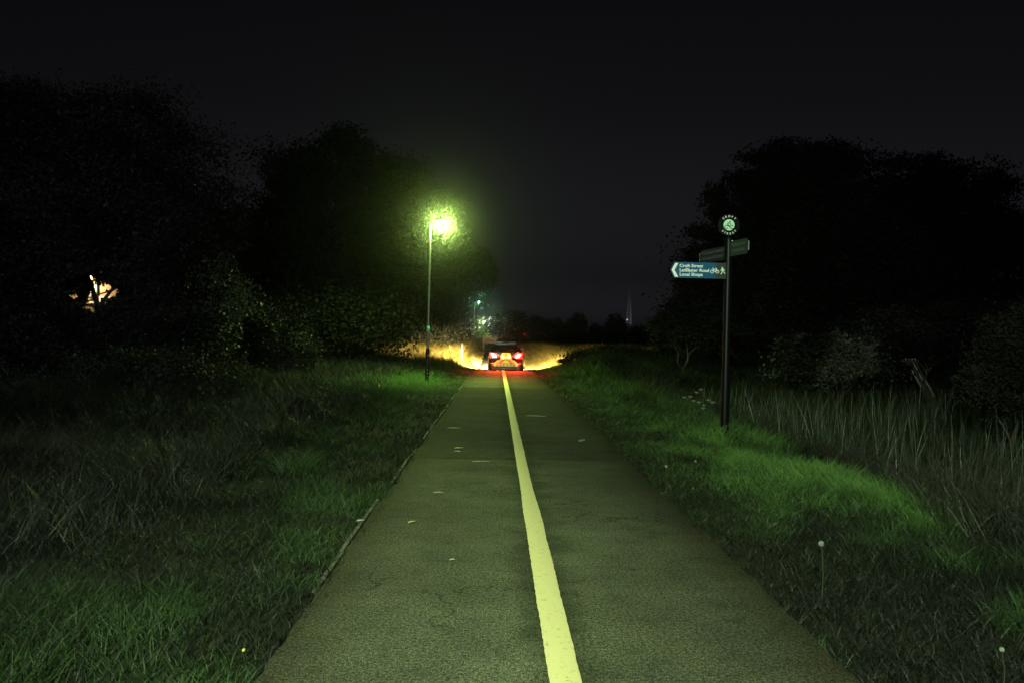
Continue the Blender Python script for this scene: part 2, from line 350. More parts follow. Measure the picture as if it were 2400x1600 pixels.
# ------------------------------------------------------------------ grass, reeds, dry weeds (nobody could count them)
def blades(pos, h, w, lean, bend, seg=2, seed=0, tone=None):
    r = np.random.default_rng(seed); n = len(pos); az = r.random(n)*2*np.pi; laz = r.random(n)*2*np.pi
    side = np.stack([np.cos(az), np.sin(az), np.zeros(n)], 1); ld = np.stack([np.cos(laz), np.sin(laz), np.zeros(n)], 1)
    vs = []; lev = np.linspace(0, 1, seg+1)
    for t in lev:
        c = pos + np.array([0, 0, 1])*(h*t*(1-.25*bend*t))[:, None] + ld*((lean*t + bend*.55*t*t)*h)[:, None]
        ww = (w*(1-t**1.6)*.5)[:, None]
        if t < 1: vs += [c-side*ww, c+side*ww]
        else: vs += [c]
    k = 2*seg+1; V = np.stack(vs, 1).reshape(-1, 3); b = np.arange(n)[:, None]*k; fs = []
    for s in range(seg-1): fs += [b+np.array([2*s, 2*s+1, 2*s+3]), b+np.array([2*s, 2*s+3, 2*s+2])]
    fs += [b+np.array([2*seg-2, 2*seg-1, 2*seg])]
    tn = r.random(n) if tone is None else np.clip(tone + (r.random(n)-.45)*.62*(.35+np.clip(tone, 0, 1)), 0, 1)
    return V, np.concatenate(fs), np.repeat(tn, k)
class Pile:
    def __init__(s): s.V = []; s.F = []; s.T = []; s.n = 0
    def add(s, V, F, T): s.V.append(V); s.F.append(F+s.n); s.T.append(T); s.n += len(V)
    def build(s, name, m, parent=None): return link_mesh(name, tri_mesh(name, np.concatenate(s.V), np.concatenate(s.F), np.concatenate(s.T)), m, parent)
def sample(y0, y1, dens, x0=None, x1=None, seed=0, spread=.92):
    r = np.random.default_rng(seed); wmax = spread*y1+1.2
    a, b = (max(-wmax, x0 if x0 is not None else -wmax), min(wmax, x1 if x1 is not None else wmax))
    n = int((b-a)*(y1-y0)*dens); x = a+(b-a)*r.random(n); y = y0+(y1-y0)*r.random(n)
    k = np.abs(x) < spread*y+1.2; return x[k], y[k]
grass = Pile(); straw = Pile()
for i, (y0, y1, dens, w) in enumerate([(2.2, 5, 4200, .006), (5, 8, 2300, .0075), (8, 12, 1100, .0105), (12, 18, 480, .014), (18, 28, 300, .013), (28, 40, 190, .018), (40, 70, 260, .024), (70, 110, 25, .05)]):
    x, y = sample(y0, y1, dens, -17, 26 if y0 > 18 else 9, seed=20+i, spread=.80 if y0 > 10 else .9)
    cx = path_cx(y); L = XL+cx-x; Q = x-XR-cx; out = np.maximum(L, Q)
    n1 = fbm(x*.8+3, y*.8+1); n2 = fbm(x*2.3, y*2.3+7)
    edge = .075*(vnoise(x*0+1, y*1.9)-.25)
    ok = out > -.012-edge; ok &= rng.random(len(x)) < .25+1.1*n2
    ok &= ~((Q > 3.6+n1) & (y < 27) & (rng.random(len(x)) > .25))
    x, y, L, Q, out, n1, n2 = (a[ok] for a in (x, y, L, Q, out, n1, n2))
    h = .045 + .06*n2 + .30*smooth(out, .15, 2.2)*smooth(n1, .3, .7) + .22*smooth(L, 2.5, 7)*n1
    h = np.where(Q > 0, .05+.06*n2+.30*smooth(Q, .35, 2.0)*n1**1.2, h)
    h = np.where(y > 26, h*1.0+.18*smooth(y, 26, 33)*n1*smooth(out, .4, 1.5), h)
    h = np.where((y > 40) & (L > .5), h+.50*smooth(L, .4, 2.0)*n1, h)
    h = np.where((y > 14) & (Q > 1.0), h+.40*smooth(y, 14, 24)*smooth(Q, 1.0, 2.6)*n2, h)
    h *= .65+.7*rng.random(len(x))
    V, Fc, T = blades(np.stack([x, y, ground_z(x, y)-.01], 1), h, np.full(len(x), w)*(.7+.6*rng.random(len(x))), .25+.35*rng.random(len(x)), .3+.9*rng.random(len(x)), 2, i, np.where(Q > 0, .08+.30*smooth(n1, .38, .62)*smooth(out, .15, .9)+.4*(n2-.5)-.35*smooth(x-(1.9+.27*np.minimum(y, 9)), 0, .7)-.22*(1-smooth(y, 4.6, 7.0))+(.40+1.1*smooth(n2, .35, .65))*np.exp(-((x-3.70)/.70)**2-((y-10.0)/2.8)**2), .0+.20*smooth(n1, .45, .62)*(1-.75*smooth(L, .6, 2.2))+.30*(n2-.5)-.14*smooth(L, 1, 2.5)+1.1*np.exp(-((x+2.9)/2.0)**2-((y-25)/4)**2)))  # tone brightened by the signpost; lamplight at the first post put into tone
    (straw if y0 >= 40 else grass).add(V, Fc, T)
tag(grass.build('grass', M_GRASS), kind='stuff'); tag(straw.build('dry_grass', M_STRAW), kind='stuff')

weed = Pile()                                      # brown dead stems and low growth in the ditch and along the hedge foot
for i, (x0, x1, y0, y1, dens, hh, wd_) in enumerate([(3.9, 18, 4, 14, 430, .78, .010), (4.0, 26, 14, 27, 220, .8, .014), (2.9, 9, 3, 9, 330, .34, .006), (-7, -2.2, 3, 10, 480, .42, .007), (-18, -2.7, 9, 20, 200, .5, .010), (-22, -3.4, 20, 34, 110, .55, .015)]):
    x, y = sample(y0, y1, dens, x0, x1, seed=60+i, spread=.82); n1 = fbm(x*.7+30, y*.7)
    ok = rng.random(len(x)) < n1*1.5-.1
    if x0 > 0: ok &= x > np.minimum(1.9+.27*y, 4.4)+.9*vnoise(y*.6, y*0)
    else: ok &= x < -2.5-1.6*vnoise(y*.5, y*0+6)
    x, y, n1 = x[ok], y[ok], n1[ok]
    h = hh*(.35+n1)*(.5+.8*rng.random(len(x)))
    V, Fc, T = blades(np.stack([x, y, ground_z(x, y)-.02], 1), h, np.full(len(x), wd_), .2+.4*rng.random(len(x)), .2+.8*rng.random(len(x)), 2, 80+i, n1)
    weed.add(V, Fc, T)
tag(weed.build('undergrowth', M_WEED), kind='stuff')
reed = Pile()
for i, (y0, y1, dens) in enumerate([(5.5, 10, 20), (10, 16, 26), (16, 25, 22)]):
    x, y = sample(y0, y1, dens*2.6, 4.6, 20, seed=90+i, spread=.85); n1 = fbm(x*.5+11, y*.5+2)
    ok = (rng.random(len(x)) < (n1-.15)*1.8) & (x > 4.6+1.1*n1+.08*np.maximum(y-8, 0)+.10*np.maximum(9-y, 0)*0); x, y, n1 = x[ok], y[ok], n1[ok]
    h = (.95+.6*n1)*(.35+.85*rng.random(len(x)))
    V, Fc, T = blades(np.stack([x, y, ground_z(x, y)-.03], 1), h, .010+.013*rng.random(len(x)), .04+.26*rng.random(len(x))**2, .03+.5*rng.random(len(x))**3, 5, 100+i, rng.random(len(x))**3-.12)
    reed.add(V, Fc, T)
tag(reed.build('reeds', M_REED), kind='stuff')

# ------------------------------------------------------------------ trees and shrubs
def leaves(cent, size, seed, up=.35, tone=None):
    r = np.random.default_rng(seed); n = len(cent)
    nrm = r.normal(size=(n, 3)); nrm[:, 2] += up*2; nrm /= np.linalg.norm(nrm, axis=1)[:, None]
    t = r.normal(size=(n, 3)); t -= nrm*(t*nrm).sum(1)[:, None]; t /= np.linalg.norm(t, axis=1)[:, None]; b = np.cross(nrm, t)
    s = (size*(.6+.8*r.random(n)))[:, None]
    V = np.stack([cent-t*s*.5, cent+b*s*.28+t*s*.05, cent+t*s*.5, cent-b*s*.28+t*s*.05], 1).reshape(-1, 3)
    F4 = np.arange(n*4, dtype=np.int32).reshape(-1, 4)
    tn = r.random(n) if tone is None else tone
    return V, F4, np.repeat(tn, 4)
def blob(px, py, rx, ry, d, dep=.8):
    c = W(px, py, d); k = d/F_PX; return (c, np.array([rx*k, rx*k*dep, ry*k]))
def wobble(a, b, r, n=5, amp=.08):
    a = Vector(a); b = Vector(b); ln = (b-a).length
    return [a.lerp(b, t/n) + (Vector((r.uniform(-1, 1), r.uniform(-1, 1), r.uniform(-.5, .5)))*ln*amp*(0 if t in (0, n) else 1)) for t in range(n+1)]
def make_tree(name, label, cat, bx, by, blobs, nleaf, lsize, m, tr=.18, seed=1, group=None, gap=None, limbs=None, clump=.30, trunk=True, fork=.35, shell=.55):
    r = np.random.default_rng(seed); pr = random.Random(seed); z0 = gz(bx, by); root = empty(name, (bx, by, z0)); o = np.array([bx, by, z0])
    tag(root, label, cat, group)
    vol = np.array([np.prod(b[1])**(2/3) for b in blobs]); vol /= vol.sum(); cs = []; cc = []
    for (c, rad), w in zip(blobs, vol):
        k = max(8, int(44*len(blobs)*w)); d = r.normal(size=(k, 3)); d /= np.linalg.norm(d, axis=1)[:, None]
        rr = (shell + (1.02-shell)*r.random(k)**.7)[:, None]; p = c + d*rr*rad; cc.append(p)
        m_ = max(30, int(nleaf*w/k)); q = r.normal(size=(k, m_, 3)); q *= (1.75*r.random((k, m_))**.55*(.75+.5*r.random((k, m_)))/np.linalg.norm(q, axis=2))[..., None]; q = q*np.array([1, 1, .7])*(rad*clump)*(.55+.7*r.random((k, 1, 1))); cs.append((p[:, None]+q).reshape(-1, 3))
    P = np.concatenate(cs); P = P[P[:, 2] > ground_z(P[:, 0], P[:, 1])+.03]
    if gap is not None:                            # an opening between the branches: a tube through the crown
        for (gc, gd, gr) in gap:
            v = P-gc; al = v@gd; dist = np.linalg.norm(v-al[:, None]*gd, axis=1); P = P[dist > gr*(.5+1.05*vnoise(P[:, 0]*5+P[:, 1], P[:, 2]*5))]
    V, F4, T = leaves(P-o, np.full(len(P), lsize), seed+5, tone=np.clip(1.25*smooth(fbm(P[:, 0]*1.1, P[:, 2]*1.3+P[:, 1]*.5), .36, .70)*(.25+.75*r.random(len(P))), 0, 1))
    link_mesh('crown', tri_mesh('crown', V, F4, T), m, root)
    mb = MB(); mean = sum(b[0]*w for b, w in zip(blobs, vol))-o; top = Vector((mean[0], mean[1], max(mean[2], .4)))
    fk = Vector((top.x*fork*.6, top.y*fork*.6, top.z*fork+.1))
    if limbs is None:
        if trunk: mb.tube(wobble((0, 0, -.15), fk, pr, 4, .03), [tr*1.25, tr, tr*.92, tr*.88, tr*.85], 9); 
        for (c, rad), w in zip(blobs, vol):
            e = Vector(c-o); e.z = max(e.z, .2); mb.tube(wobble(fk if trunk else (0, 0, -.05), e, pr, 5, .06), np.linspace(tr*.62, tr*.18, 6), 7)
        allc = np.concatenate(cc)
        for p in allc[r.permutation(len(allc))[:34]]:
            j = int(np.argmin([np.linalg.norm(p-b[0]) for b in blobs])); a = Vector(blobs[j][0]-o)*.8+fk*.2
            if p[2] > z0+.3: mb.tube(wobble(a, Vector(p-o), pr, 4, .08), np.linspace(tr*.20, tr*.04, 5), 5)
    else:
        for pts, rad in limbs: mb.tube([Vector(np.array(p)-o) for p in pts], rad, 9)
    mb.build('trunk', M_BARK, root, True)
    return root

hx = W(222, 694, 33.5); gdir = hx-np.array([0, 0, CAM_H]); gdir /= np.linalg.norm(gdir)
GAP = [(W(226, 694, 21), gdir, .45), (W(182, 688, 21), gdir, .30), (W(264, 688, 21), gdir, .18), (W(213, 651, 21), gdir, .12), (W(206, 728, 21), gdir, .22)]
d = 21
make_tree('broadleaf_tree', 'large near tree at the left edge, forked trunk, its crown open round a lit house', 'tree', *W(236, 900, d)[:2],
    [blob(120, 345, 190, 150, d), blob(330, 430, 190, 180, d), blob(80, 560, 200, 190, d), blob(400, 610, 150, 150, d), blob(250, 640, 200, 110, d), blob(110, 790, 200, 110, d), blob(360, 790, 170, 95, d), blob(235, 700, 150, 90, d), blob(480, 740, 90, 100, d), blob(370, 640, 120, 60, d), blob(250, 610, 120, 40, d), blob(120, 650, 80, 60, d), blob(20, 620, 110, 130, d), blob(505, 575, 70, 80, d)],
    300000, .10, M_LEAF, .16, 11, gap=GAP, clump=.30,
    limbs=[([W(240, 915, d), W(238, 830, d), W(231, 720, d)], [.13, .105, .085]), ([W(231, 722, d), W(219, 685, d), W(206, 645, d), W(160, 470, d), W(130, 330, d)], [.075, .06, .05, .035, .015]),
           ([W(231, 722, d), W(246, 700, d+.1), W(268, 672, d+.2), W(330, 560, d+.3), W(350, 420, d)], [.06, .045, .042, .03, .012]), ([W(262, 680, d+.2), W(246, 686, d+.1), W(226, 692, d)], [.024, .02, .014]),
           ([W(258, 684, d+.2), W(285, 668, d+.3), W(320, 660, d+.4)], [.03, .02, .012]), ([W(236, 800, d), W(330, 740, d), W(420, 610, d)], [.06, .04, .015]), ([W(236, 820, d), W(150, 760, d), W(60, 600, d)], [.06, .04, .015])])
d = 36
make_tree('broadleaf_tree', 'tall dark tree with a peaked crown left of the glowing street lamp', 'tree', *W(770, 850, d)[:2],
    [blob(775, 375, 95, 80, d), blob(690, 430, 90, 95, d), blob(860, 440, 90, 90, d), blob(640, 560, 120, 110, d), blob(800, 580, 140, 120, d), blob(570, 620, 90, 110, d), blob(720, 730, 210, 110, d), blob(900, 700, 90, 110, d)],
    110000, .17, M_FARLEAF, .28, 12, clump=.34)
d = 104
make_tree('broadleaf_tree', 'dark tree stepping down behind the glowing street lamp head', 'tree', *W(1010, 830, d)[:2],
    [blob(935, 455, 75, 85, d), blob(1000, 530, 75, 90, d), blob(1080, 620, 62, 62, d), blob(1125, 650, 38, 50, d), blob(1005, 690, 95, 90, d), blob(920, 650, 110, 140, d), blob(1070, 735, 34, 60, d)],
    80000, .42, M_FARLEAF, .5, 13, clump=.34)
d = 27
make_tree('hawthorn_bush', 'rounded bush on the verge left of the first lamp post', 'bush', *W(655, 880, d)[:2],
    [blob(640, 800, 95, 75, d), blob(700, 830, 55, 55, d), blob(560, 820, 80, 70, d), blob(600, 740, 70, 50, d)], 22000, .085, M_LEAF, .06, 14, fork=.15, clump=.28)
d = 22
make_tree('hedge_bush', 'dark bush below the trees at left, left of the rounded bush', 'bush', *W(400, 930, d)[:2],
    [blob(420, 860, 120, 70, d), blob(320, 870, 110, 70, d), blob(500, 880, 70, 50, d)], 22000, .075, M_LEAF, .05, 15, fork=.15)
d = 15.5
make_tree('nettle_patch', 'grey leafy nettle thicket at the lower left edge of the verge', 'nettles', *W(110, 1060, d)[:2],
    [blob(60, 950, 110, 80, d), blob(190, 975, 85, 60, d), blob(-60, 940, 110, 100, d), blob(130, 930, 60, 50, d), blob(20, 1020, 150, 50, d), blob(260, 985, 70, 46, d)], 36000, .055, M_LEAF, .02, 16, fork=.1)
d = 17
make_tree('bramble', 'low leafy bramble on the left verge below the house light', 'bush', *W(380, 1000, d)[:2],
    [blob(400, 885, 95, 72, d), blob(300, 890, 90, 80, d), blob(490, 905, 70, 50, d), blob(215, 895, 85, 80, d), blob(420, 940, 120, 40, d)], 34000, .06, M_LEAF, .03, 53, fork=.1, trunk=False, shell=.2)
d = 40
make_tree('broadleaf_tree', 'broad dark tree crown right behind the signpost', 'tree', *W(1830, 850, d)[:2],
    [blob(1830, 420, 125, 75, d), blob(1930, 430, 110, 80, d), blob(1745, 500, 85, 85, d), blob(1860, 580, 200, 140, d), blob(1645, 575, 55, 45, d), blob(1690, 640, 80, 80, d), blob(1800, 720, 190, 110, d), blob(1990, 560, 100, 130, d)],
    120000, .19, M_FARLEAF, .32, 17, clump=.34)
d = 47
make_tree('broadleaf_tree', 'dark tree at the right edge, lower than the crown behind the signpost', 'tree', *W(2220, 840, d)[:2],
    [blob(2140, 440, 110, 75, d), blob(2250, 480, 110, 100, d), blob(2180, 600, 190, 140, d), blob(2330, 620, 110, 130, d), blob(2150, 720, 190, 100, d), blob(2040, 640, 80, 130, d)],
    90000, .22, M_FARLEAF, .34, 18, clump=.34)
d = 26
make_tree('hawthorn_bush', 'pale flowering bush beyond the reeds right of the signpost', 'bush', *W(1965, 870, d)[:2],
    [blob(1870, 830, 60, 26, d), blob(1960, 815, 55, 50, d), blob(2030, 830, 45, 60, d), blob(1920, 858, 80, 30, d), blob(2015, 775, 36, 30, d), blob(1850, 800, 28, 22, d), blob(2000, 870, 110, 34, d), blob(1890, 878, 90, 30, d)], 12000, .10, M_LEAF2, .035, 19, fork=.1, clump=.42, shell=.1, trunk=False)
d = 31
make_tree('hedge_bush', 'dim grey bush behind the flowering bush on the right', 'bush', *W(2170, 860, d)[:2],
    [blob(2150, 790, 110, 60, d), blob(2230, 760, 90, 55, d), blob(2080, 770, 70, 60, d), blob(2300, 760, 80, 60, d)], 22000, .10, M_LEAF, .06, 20, fork=.15)
d = 15
make_tree('hedge_bush', 'black bush at the right edge above the reeds', 'bush', *W(2375, 950, d)[:2],
    [blob(2370, 820, 85, 85, d), blob(2430, 800, 90, 100, d), blob(2310, 870, 60, 60, d), blob(2380, 920, 110, 60, d)], 26000, .06, M_FARLEAF, .04, 21, fork=.2)
d = 34
make_tree('hedge_bush', 'low dark bush left below the broad tree behind the signpost', 'bush', *W(1600, 825, d)[:2],
    [blob(1620, 735, 65, 50, d), blob(1565, 770, 45, 38, d), blob(1660, 770, 70, 50, d)], 16000, .12, M_FARLEAF, .06, 22, trunk=False, fork=.2)
d = 38.5
make_tree('bramble', 'low dark bramble on the right verge just where the headlight pool ends', 'bush', *W(1410, 850, d)[:2],
    [blob(1400, 834, 70, 24, d), blob(1340, 845, 26, 14, d), blob(1470, 832, 60, 26, d)], 16000, .10, M_FARLEAF, .03, 51, fork=.1, trunk=False, shell=.2)
make_tree('bramble', 'long dark bramble in the field left of the foot of the signpost', 'bush', *W(1590, 850, d)[:2],
    [blob(1570, 836, 70, 24, d), blob(1650, 836, 50, 22, d), blob(1510, 840, 40, 20, d)], 12000, .10, M_FARLEAF, .03, 52, fork=.1, trunk=False, shell=.2)
# bank hedge along the left, behind lamp and post
d = 52
make_tree('hedge_bush', 'dark hedge on the bank behind the thin wooden post', 'hedge', *W(1000, 840, d)[:2],
    [blob(940, 780, 80, 50, d), blob(1020, 775, 60, 48, d), blob(1055, 775, 30, 40, d), blob(870, 790, 70, 50, d)], 22000, .16, M_FARLEAF, .08, 23, fork=.2)
# far tree line: one tree built, the others copied and resized
D0 = 150
far0 = make_tree('far_tree', 'x', 'tree', 0.0, float(D0), [(np.array([0, D0, 4.4]), np.array([3.2, 2.8, 2.9])), (np.array([2.4, D0, 3.2]), np.array([2.4, 2.2, 2.2])), (np.array([-2.5, D0, 3.0]), np.array([2.5, 2.2, 2.3])), (np.array([0, D0, 2.0]), np.array([4.2, 2.6, 1.7]))],
    9000, .5, M_FARLEAF, .2, 31, group='trees of the distant tree line')
FAR = [(1195, 738, 62, 215, 'rounded far tree just right above the police car'), (1262, 752, 42, 170, 'low far tree between the car and the middle of the skyline'), (1300, 757, 38, 165, 'second low far tree left of the pointed one'),
       (1353, 744, 30, 160, 'pointed far tree in the middle of the skyline'), (1398, 768, 26, 190, 'lowest far tree, in the dip of the skyline'), (1443, 746, 30, 175, 'bushy far tree beside the pale mast, on its left'),
       (1497, 772, 30, 200, 'low far tree right at the foot of the pale mast'), (1545, 760, 36, 140, 'far tree left of the blue arm of the signpost, below it')]
for i, (px, py, hw, dd, lab) in enumerate(FAR):
    o = far0 if i == 0 else copy_tree(far0)
    top = W(px, py-12, dd); s = hw*dd/F_PX/4.6; b = gz(top[0], dd); o.location = (top[0], dd, b-.1)
    o.scale = (s, s, (top[2]-b)/7.3*1.0); o.rotation_euler = (0, 0, i*1.9); tag(o, lab, 'tree', 'trees of the distant tree line')
d = 200
# small tree lit by the third lamp
d = 184
make_tree('small_tree', 'small tree with lit green leaves beside the far lamps', 'tree', *W(1130, 812, d)[:2],
    [blob(1127, 752, 9, 9, d), blob(1124, 775, 13, 12, d), blob(1140, 793, 14, 12, d), blob(1128, 797, 14, 14, d)], 900, .5, M_LEAF3, .12, 33, clump=.3, shell=.3)

# ------------------------------------------------------------------ street lamps
def add_light(name, kind, loc, energy, col, parent, radius=.05, **k):
    L = bpy.data.lights.new(name, kind); L.energy = energy; L.color = col
    if kind != 'AREA': L.shadow_soft_size = radius
    for a, b in k.items(): setattr(L, a, b)
    o = bpy.data.objects.new(name, L); COL.objects.link(o); o.parent = parent; o.location = loc; return o
def street_lamp(bx, by, head, label, col, lens_e, rot=0.0, band=True, stickers=True):
    z0 = gz(bx, by); t = empty('street_lamp', (bx, by, z0)); tag(t, label, 'street lamp', 'street lamps along the path')
    hx_, hy_, hz_ = head[0]-bx, head[1]-by, head[2]-z0                # lens position from the base
    mb = MB(); mb.lathe([(.085, -.25), (.085, .06), (.078, .08), (.078, 1.02), (.072, 1.08), (.05, 1.16)], n=16); mb.build('base', M_BLACK, t, True)
    mb = MB(); mb.lathe([(.049, 1.16), (.047, 1.3), (.034, hz_-.18), (.030, hz_-.02)], n=12); pole = mb.build('pole', M_STEEL, t, True)
    if band: mb = MB(); mb.lathe([(.0495, 1.72), (.053, 1.73), (.053, 1.92), (.0495, 1.93)], n=14); mb.build('collar', M_TEAL, pole, True)
    mb = MB(); mb.box((0, -.083, .5), (.07, .012, .34), 0, .004); mb.build('door_panel', M_BLACK, t)
    if stickers:
        for (x, z, s) in ((.02, .92, .05), (.012, .42, .045), (.02, .30, .05), (.0, .2, .03)): mb = MB(); mb.box((x, -.093 if abs(z-.5) < .17 else -.0775, z), (s, .004, s*.8)); mb.build('sticker', M_GREY, t)
    ang = math.atan2(hy_, hx_); ln = math.hypot(hx_, hy_)
    mb = MB(); mb.tube([(0, 0, hz_-.10), (hx_*.25, hy_*.25, hz_-.01), (hx_*.55, hy_*.55, hz_+.045)], [.027, .024, .022], 10); mb.build('arm', M_STEEL, t, True)
    cs, sn = math.cos(ang), math.sin(ang)
    rings = []
    for u, hw, zb, zt in ((-.24, .035, .02, .075), (-.16, .085, .012, .10), (.0, .105, .012, .12), (.14, .095, .012, .105), (.22, .04, .016, .07)):
        pr = [(-hw, zb), (-hw, zb+.02), (-hw*.7, zt-.01), (0, zt), (hw*.7, zt-.01), (hw, zb+.02), (hw, zb), (0, zb)]
        rings.append([(hx_+u*cs-p*sn, hy_+u*sn+p*cs, hz_+q) for p, q in pr])
    mb = MB(); mb.loft(rings); hd = mb.build('lamp_head', M_STEEL, t, True)
    mb = MB(); mb.lathe([(.02, -.055), (.055, -.045), (.078, -.015), (.082, .010)], (hx_, hy_, hz_), 18); mb.build('lens', lens_mat(col, lens_e), hd, True)
    return t, Vector((hx_, hy_, hz_-.075))
lh = W(1037, 521, 27.0)
t, p = street_lamp(-2.43, 27.0, lh, 'tall thin lamp post with the big glowing lamp, left of the path', (.62, 1.0, .30), 40)
add_light('lamp_light', 'SPOT', p, 3600, (.62, 1.0, .26), t, .04, spot_size=R(160), spot_blend=.25)
b_ = add_light('lamp_beam', 'SPOT', p, 6500, (.64, 1.0, .18), t, .04, spot_size=R(30), spot_blend=.9); b_.rotation_euler = (R(-(90-8)), 0, 0)
lh = W(1122, 709, 88.0)
t, p = street_lamp(lh[0]-.45, 88.0, lh, 'second lamp post, teal lamp glowing above the police car', (.22, 1.0, .55), 12, band=False, stickers=False)
add_light('lamp_light', 'POINT', p, 260, (.25, 1.0, .55), t, .04)
lh = W(1136, 753, 180.0)
t, p = street_lamp(lh[0]-.45, 180.0, lh, 'tiny far lamp post shining white green beside lit leaves', (.55, 1.0, .70), 60, band=False, stickers=False)
add_light('lamp_light', 'POINT', p, 2200, (.75, 1.0, .55), t, .04)
lh = W(1137.5, 773, 330.0)
t, p = street_lamp(lh[0]-.45, 330.0, lh, 'farthest and lowest lamp point under the lit leaves', (.5, 1.0, .60), 80, band=False, stickers=False)
# the lamp just behind the photographer, the same kind, that lights the path and the signs
t, p = street_lamp(-2.3, -5.0, np.array([-1.55, -4.85, 6.1]), 'lamp post standing behind the viewer, shining down the path', LAMP_COL, 20)
sp = add_light('lamp_light', 'SPOT', p, 11000, LAMP_COL, t, .025, spot_size=R(66), spot_blend=1.0)
aim = Vector((1.75, 10.6, .4)) - (Vector(t.location)+p); sp.rotation_euler = aim.to_track_quat('-Z', 'Y').to_euler()
add_light('fill_light', 'POINT', p, 3600, (.84, .94, 1.0), t, .06)  # added bluish fill that lifts the dark trees and verge

# ------------------------------------------------------------------ signpost
px_, py_ = 3.91, 13.03; zg = gz(px_, py_); sp0 = empty('signpost', (px_, py_, zg))
tag(sp0, 'black fingerpost with a round emblem on top and three arms, in the right verge', 'signpost')
def sz(py, px=1705): return W(px, py, py_)[2]-zg
ztop = sz(560)
mb = MB(); mb.lathe([(.068, -.3), (.068, 1.0), (.064, 1.06), (.064, ztop-.03), (.072, ztop-.025), (.074, ztop), (.06, ztop+.02), (.02, ztop+.035)], n=24); mb.build('post', M_BLACK, sp0, True)
for zz in (sz(559)-.02, sz(607), sz(647)): mb = MB(); mb.lathe([(.066, -.02), (.071, -.016), (.071, .016), (.066, .02)], (0, 0, zz), 24); mb.build('clamp', M_BLACK, sp0, True)
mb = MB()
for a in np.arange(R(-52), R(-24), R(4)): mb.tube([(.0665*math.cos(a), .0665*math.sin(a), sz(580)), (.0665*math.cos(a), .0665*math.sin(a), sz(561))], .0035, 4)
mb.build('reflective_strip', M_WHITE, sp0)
zc = sz(528, 1708); ex = W(1708, 528, py_)[0]-px_
k = .000369
mb = MB(); mb.disc((ex, zc), .186, -.014, .014, 40); mb.tube([(ex*.6, 0, ztop), (ex, 0, zc-.17)], .02, 10); disc = mb.build('emblem_disc', M_BLACK, sp0)
mb = MB(); mb.disc((ex, zc), .0945, -.018, -.0145, 40); mb.build('emblem_face', M_PALEGREEN, disc)
def E2(x, y): return (ex+(x-1335)*k, -.021, zc-(y-745)*k)
mb = MB()
def arc(cx_, cy_, r_, a0, a1, w=.0062): mb.tube([E2(cx_+r_*math.cos(R(a)), cy_-r_*math.sin(R(a))) for a in np.linspace(a0, a1, 18)], w, 6)
arc(1212, 842, 74, 40, 330); arc(1462, 842, 74, 35, 320)
mb.tube([E2(*q) for q in ((1335, 650), (1285, 668), (1264, 715), (1300, 760), (1345, 790), (1360, 815), (1335, 855))], [.008, .009, .009, .009, .008, .007, .006], 6)
mb.tube([E2(*q) for q in ((1335, 650), (1385, 680), (1422, 735))], .0065, 6)
mb.tube([E2(*q) for q in ((1250, 765), (1320, 815))], .005, 6)
mb.disc((E2(1377, 600)[0], E2(1377, 600)[2]), .012, -.024, -.0185, 14); mb.build('emblem_mark', M_GREEN, disc)
mb = MB()
for i, ch in enumerate('CROFT'):
    a = R(90+42-i*21); put_text(mb, ch, ex+.131*math.cos(a), zc+.131*math.sin(a), .047, None, .0009, -.0165, .0012, 'c', a-R(90))
for i, ch in enumerate('STREET'):
    a = R(270-45+i*18.4); put_text(mb, ch, ex+.163*math.cos(a), zc+.163*math.sin(a), .045, None, .0009, -.0165, .0012, 'c', a-R(270))
mb.build('lettering', M_WHITE, disc)
# main arm; pixel grid of the enlarged photo, 14.7 per source pixel
q = .000492*.985; zA = sz(600+515/14.7, 1640)
def A(x, y): return ((x-2235)*q+.055, zA-(y-515)*q)
arm = empty('sign_arm', (0, 0, 0)); arm.parent = sp0
M_BLUE.node_tree.nodes
mb = MB(); mb.prism([A(2010, 240), A(2010, 790), A(190, 790), A(48, 515), A(190, 240)], -.078, -.066); panel = mb.build('sign_arm', M_BLUE, sp0); bpy.data.objects.remove(arm); panel.name = 'sign_arm'
mb = MB(); mb.prism([A(2010, 238), A(2010, 792), A(1645, 792), A(1645, 238)], -.0795, -.0645); mb.build('end_plate', M_SIGNBACK, panel)
mb = MB(); mb.prism([A(325, 278), A(215, 278), A(92, 518), A(215, 760), A(332, 760), A(192, 518)], -.0805, -.0785); mb.build('arrow', M_WHITE, panel)
mb = MB(); ty = -.0795
for s, x0, x1, yb, capy in (('Croft Street', 370, 1195, 412, 105), ('Lancaster Road', 376, 1408, 566, 105), ('Local Shops', 380, 1185, 713, 105)):
    a = A(x0, yb); put_text(mb, s, a[0], a[1], capy*q/.70, (x1-x0)*q, .0016, ty, .0012)
ring = [(590, 470), (640, 460), (690, 475), (700, 515), (670, 555), (620, 565), (590, 540), (590, 470)]
mb.tube([(A(*g)[0], -.0815, A(*g)[1]) for g in ring], .0075, 6); mb.build('lettering', M_WHITE, panel)
mb = MB(); G3 = lambda x, y: (A(x, y)[0], -.0815, A(x, y)[1])
for cx_ in (1510, 1702): mb.tube([G3(cx_+52*math.cos(a), 550+52*math.sin(a)) for a in np.linspace(0, 2*math.pi, 22)], .0058, 6)
for pts in (((1510, 550), (1560, 470), (1670, 470), (1702, 550)), ((1560, 470), (1610, 560), (1670, 470)), ((1560, 470), (1540, 430)), ((1520, 432), (1560, 428)), ((1670, 470), (1655, 430)), ((1635, 430), (1672, 434)), ((1610, 560), (1650, 560))):
    mb.tube([G3(*g) for g in pts], .0062, 6)
mb.build('bicycle_symbol', M_WHITE, panel)
mb = MB()
mb.disc(A(1864, 402), 24*q, -.0825, -.0800, 14); mb.prism([A(1840, 430), A(1845, 520), A(1900, 530), A(1925, 470), A(1890, 425)], -.0825, -.0800)
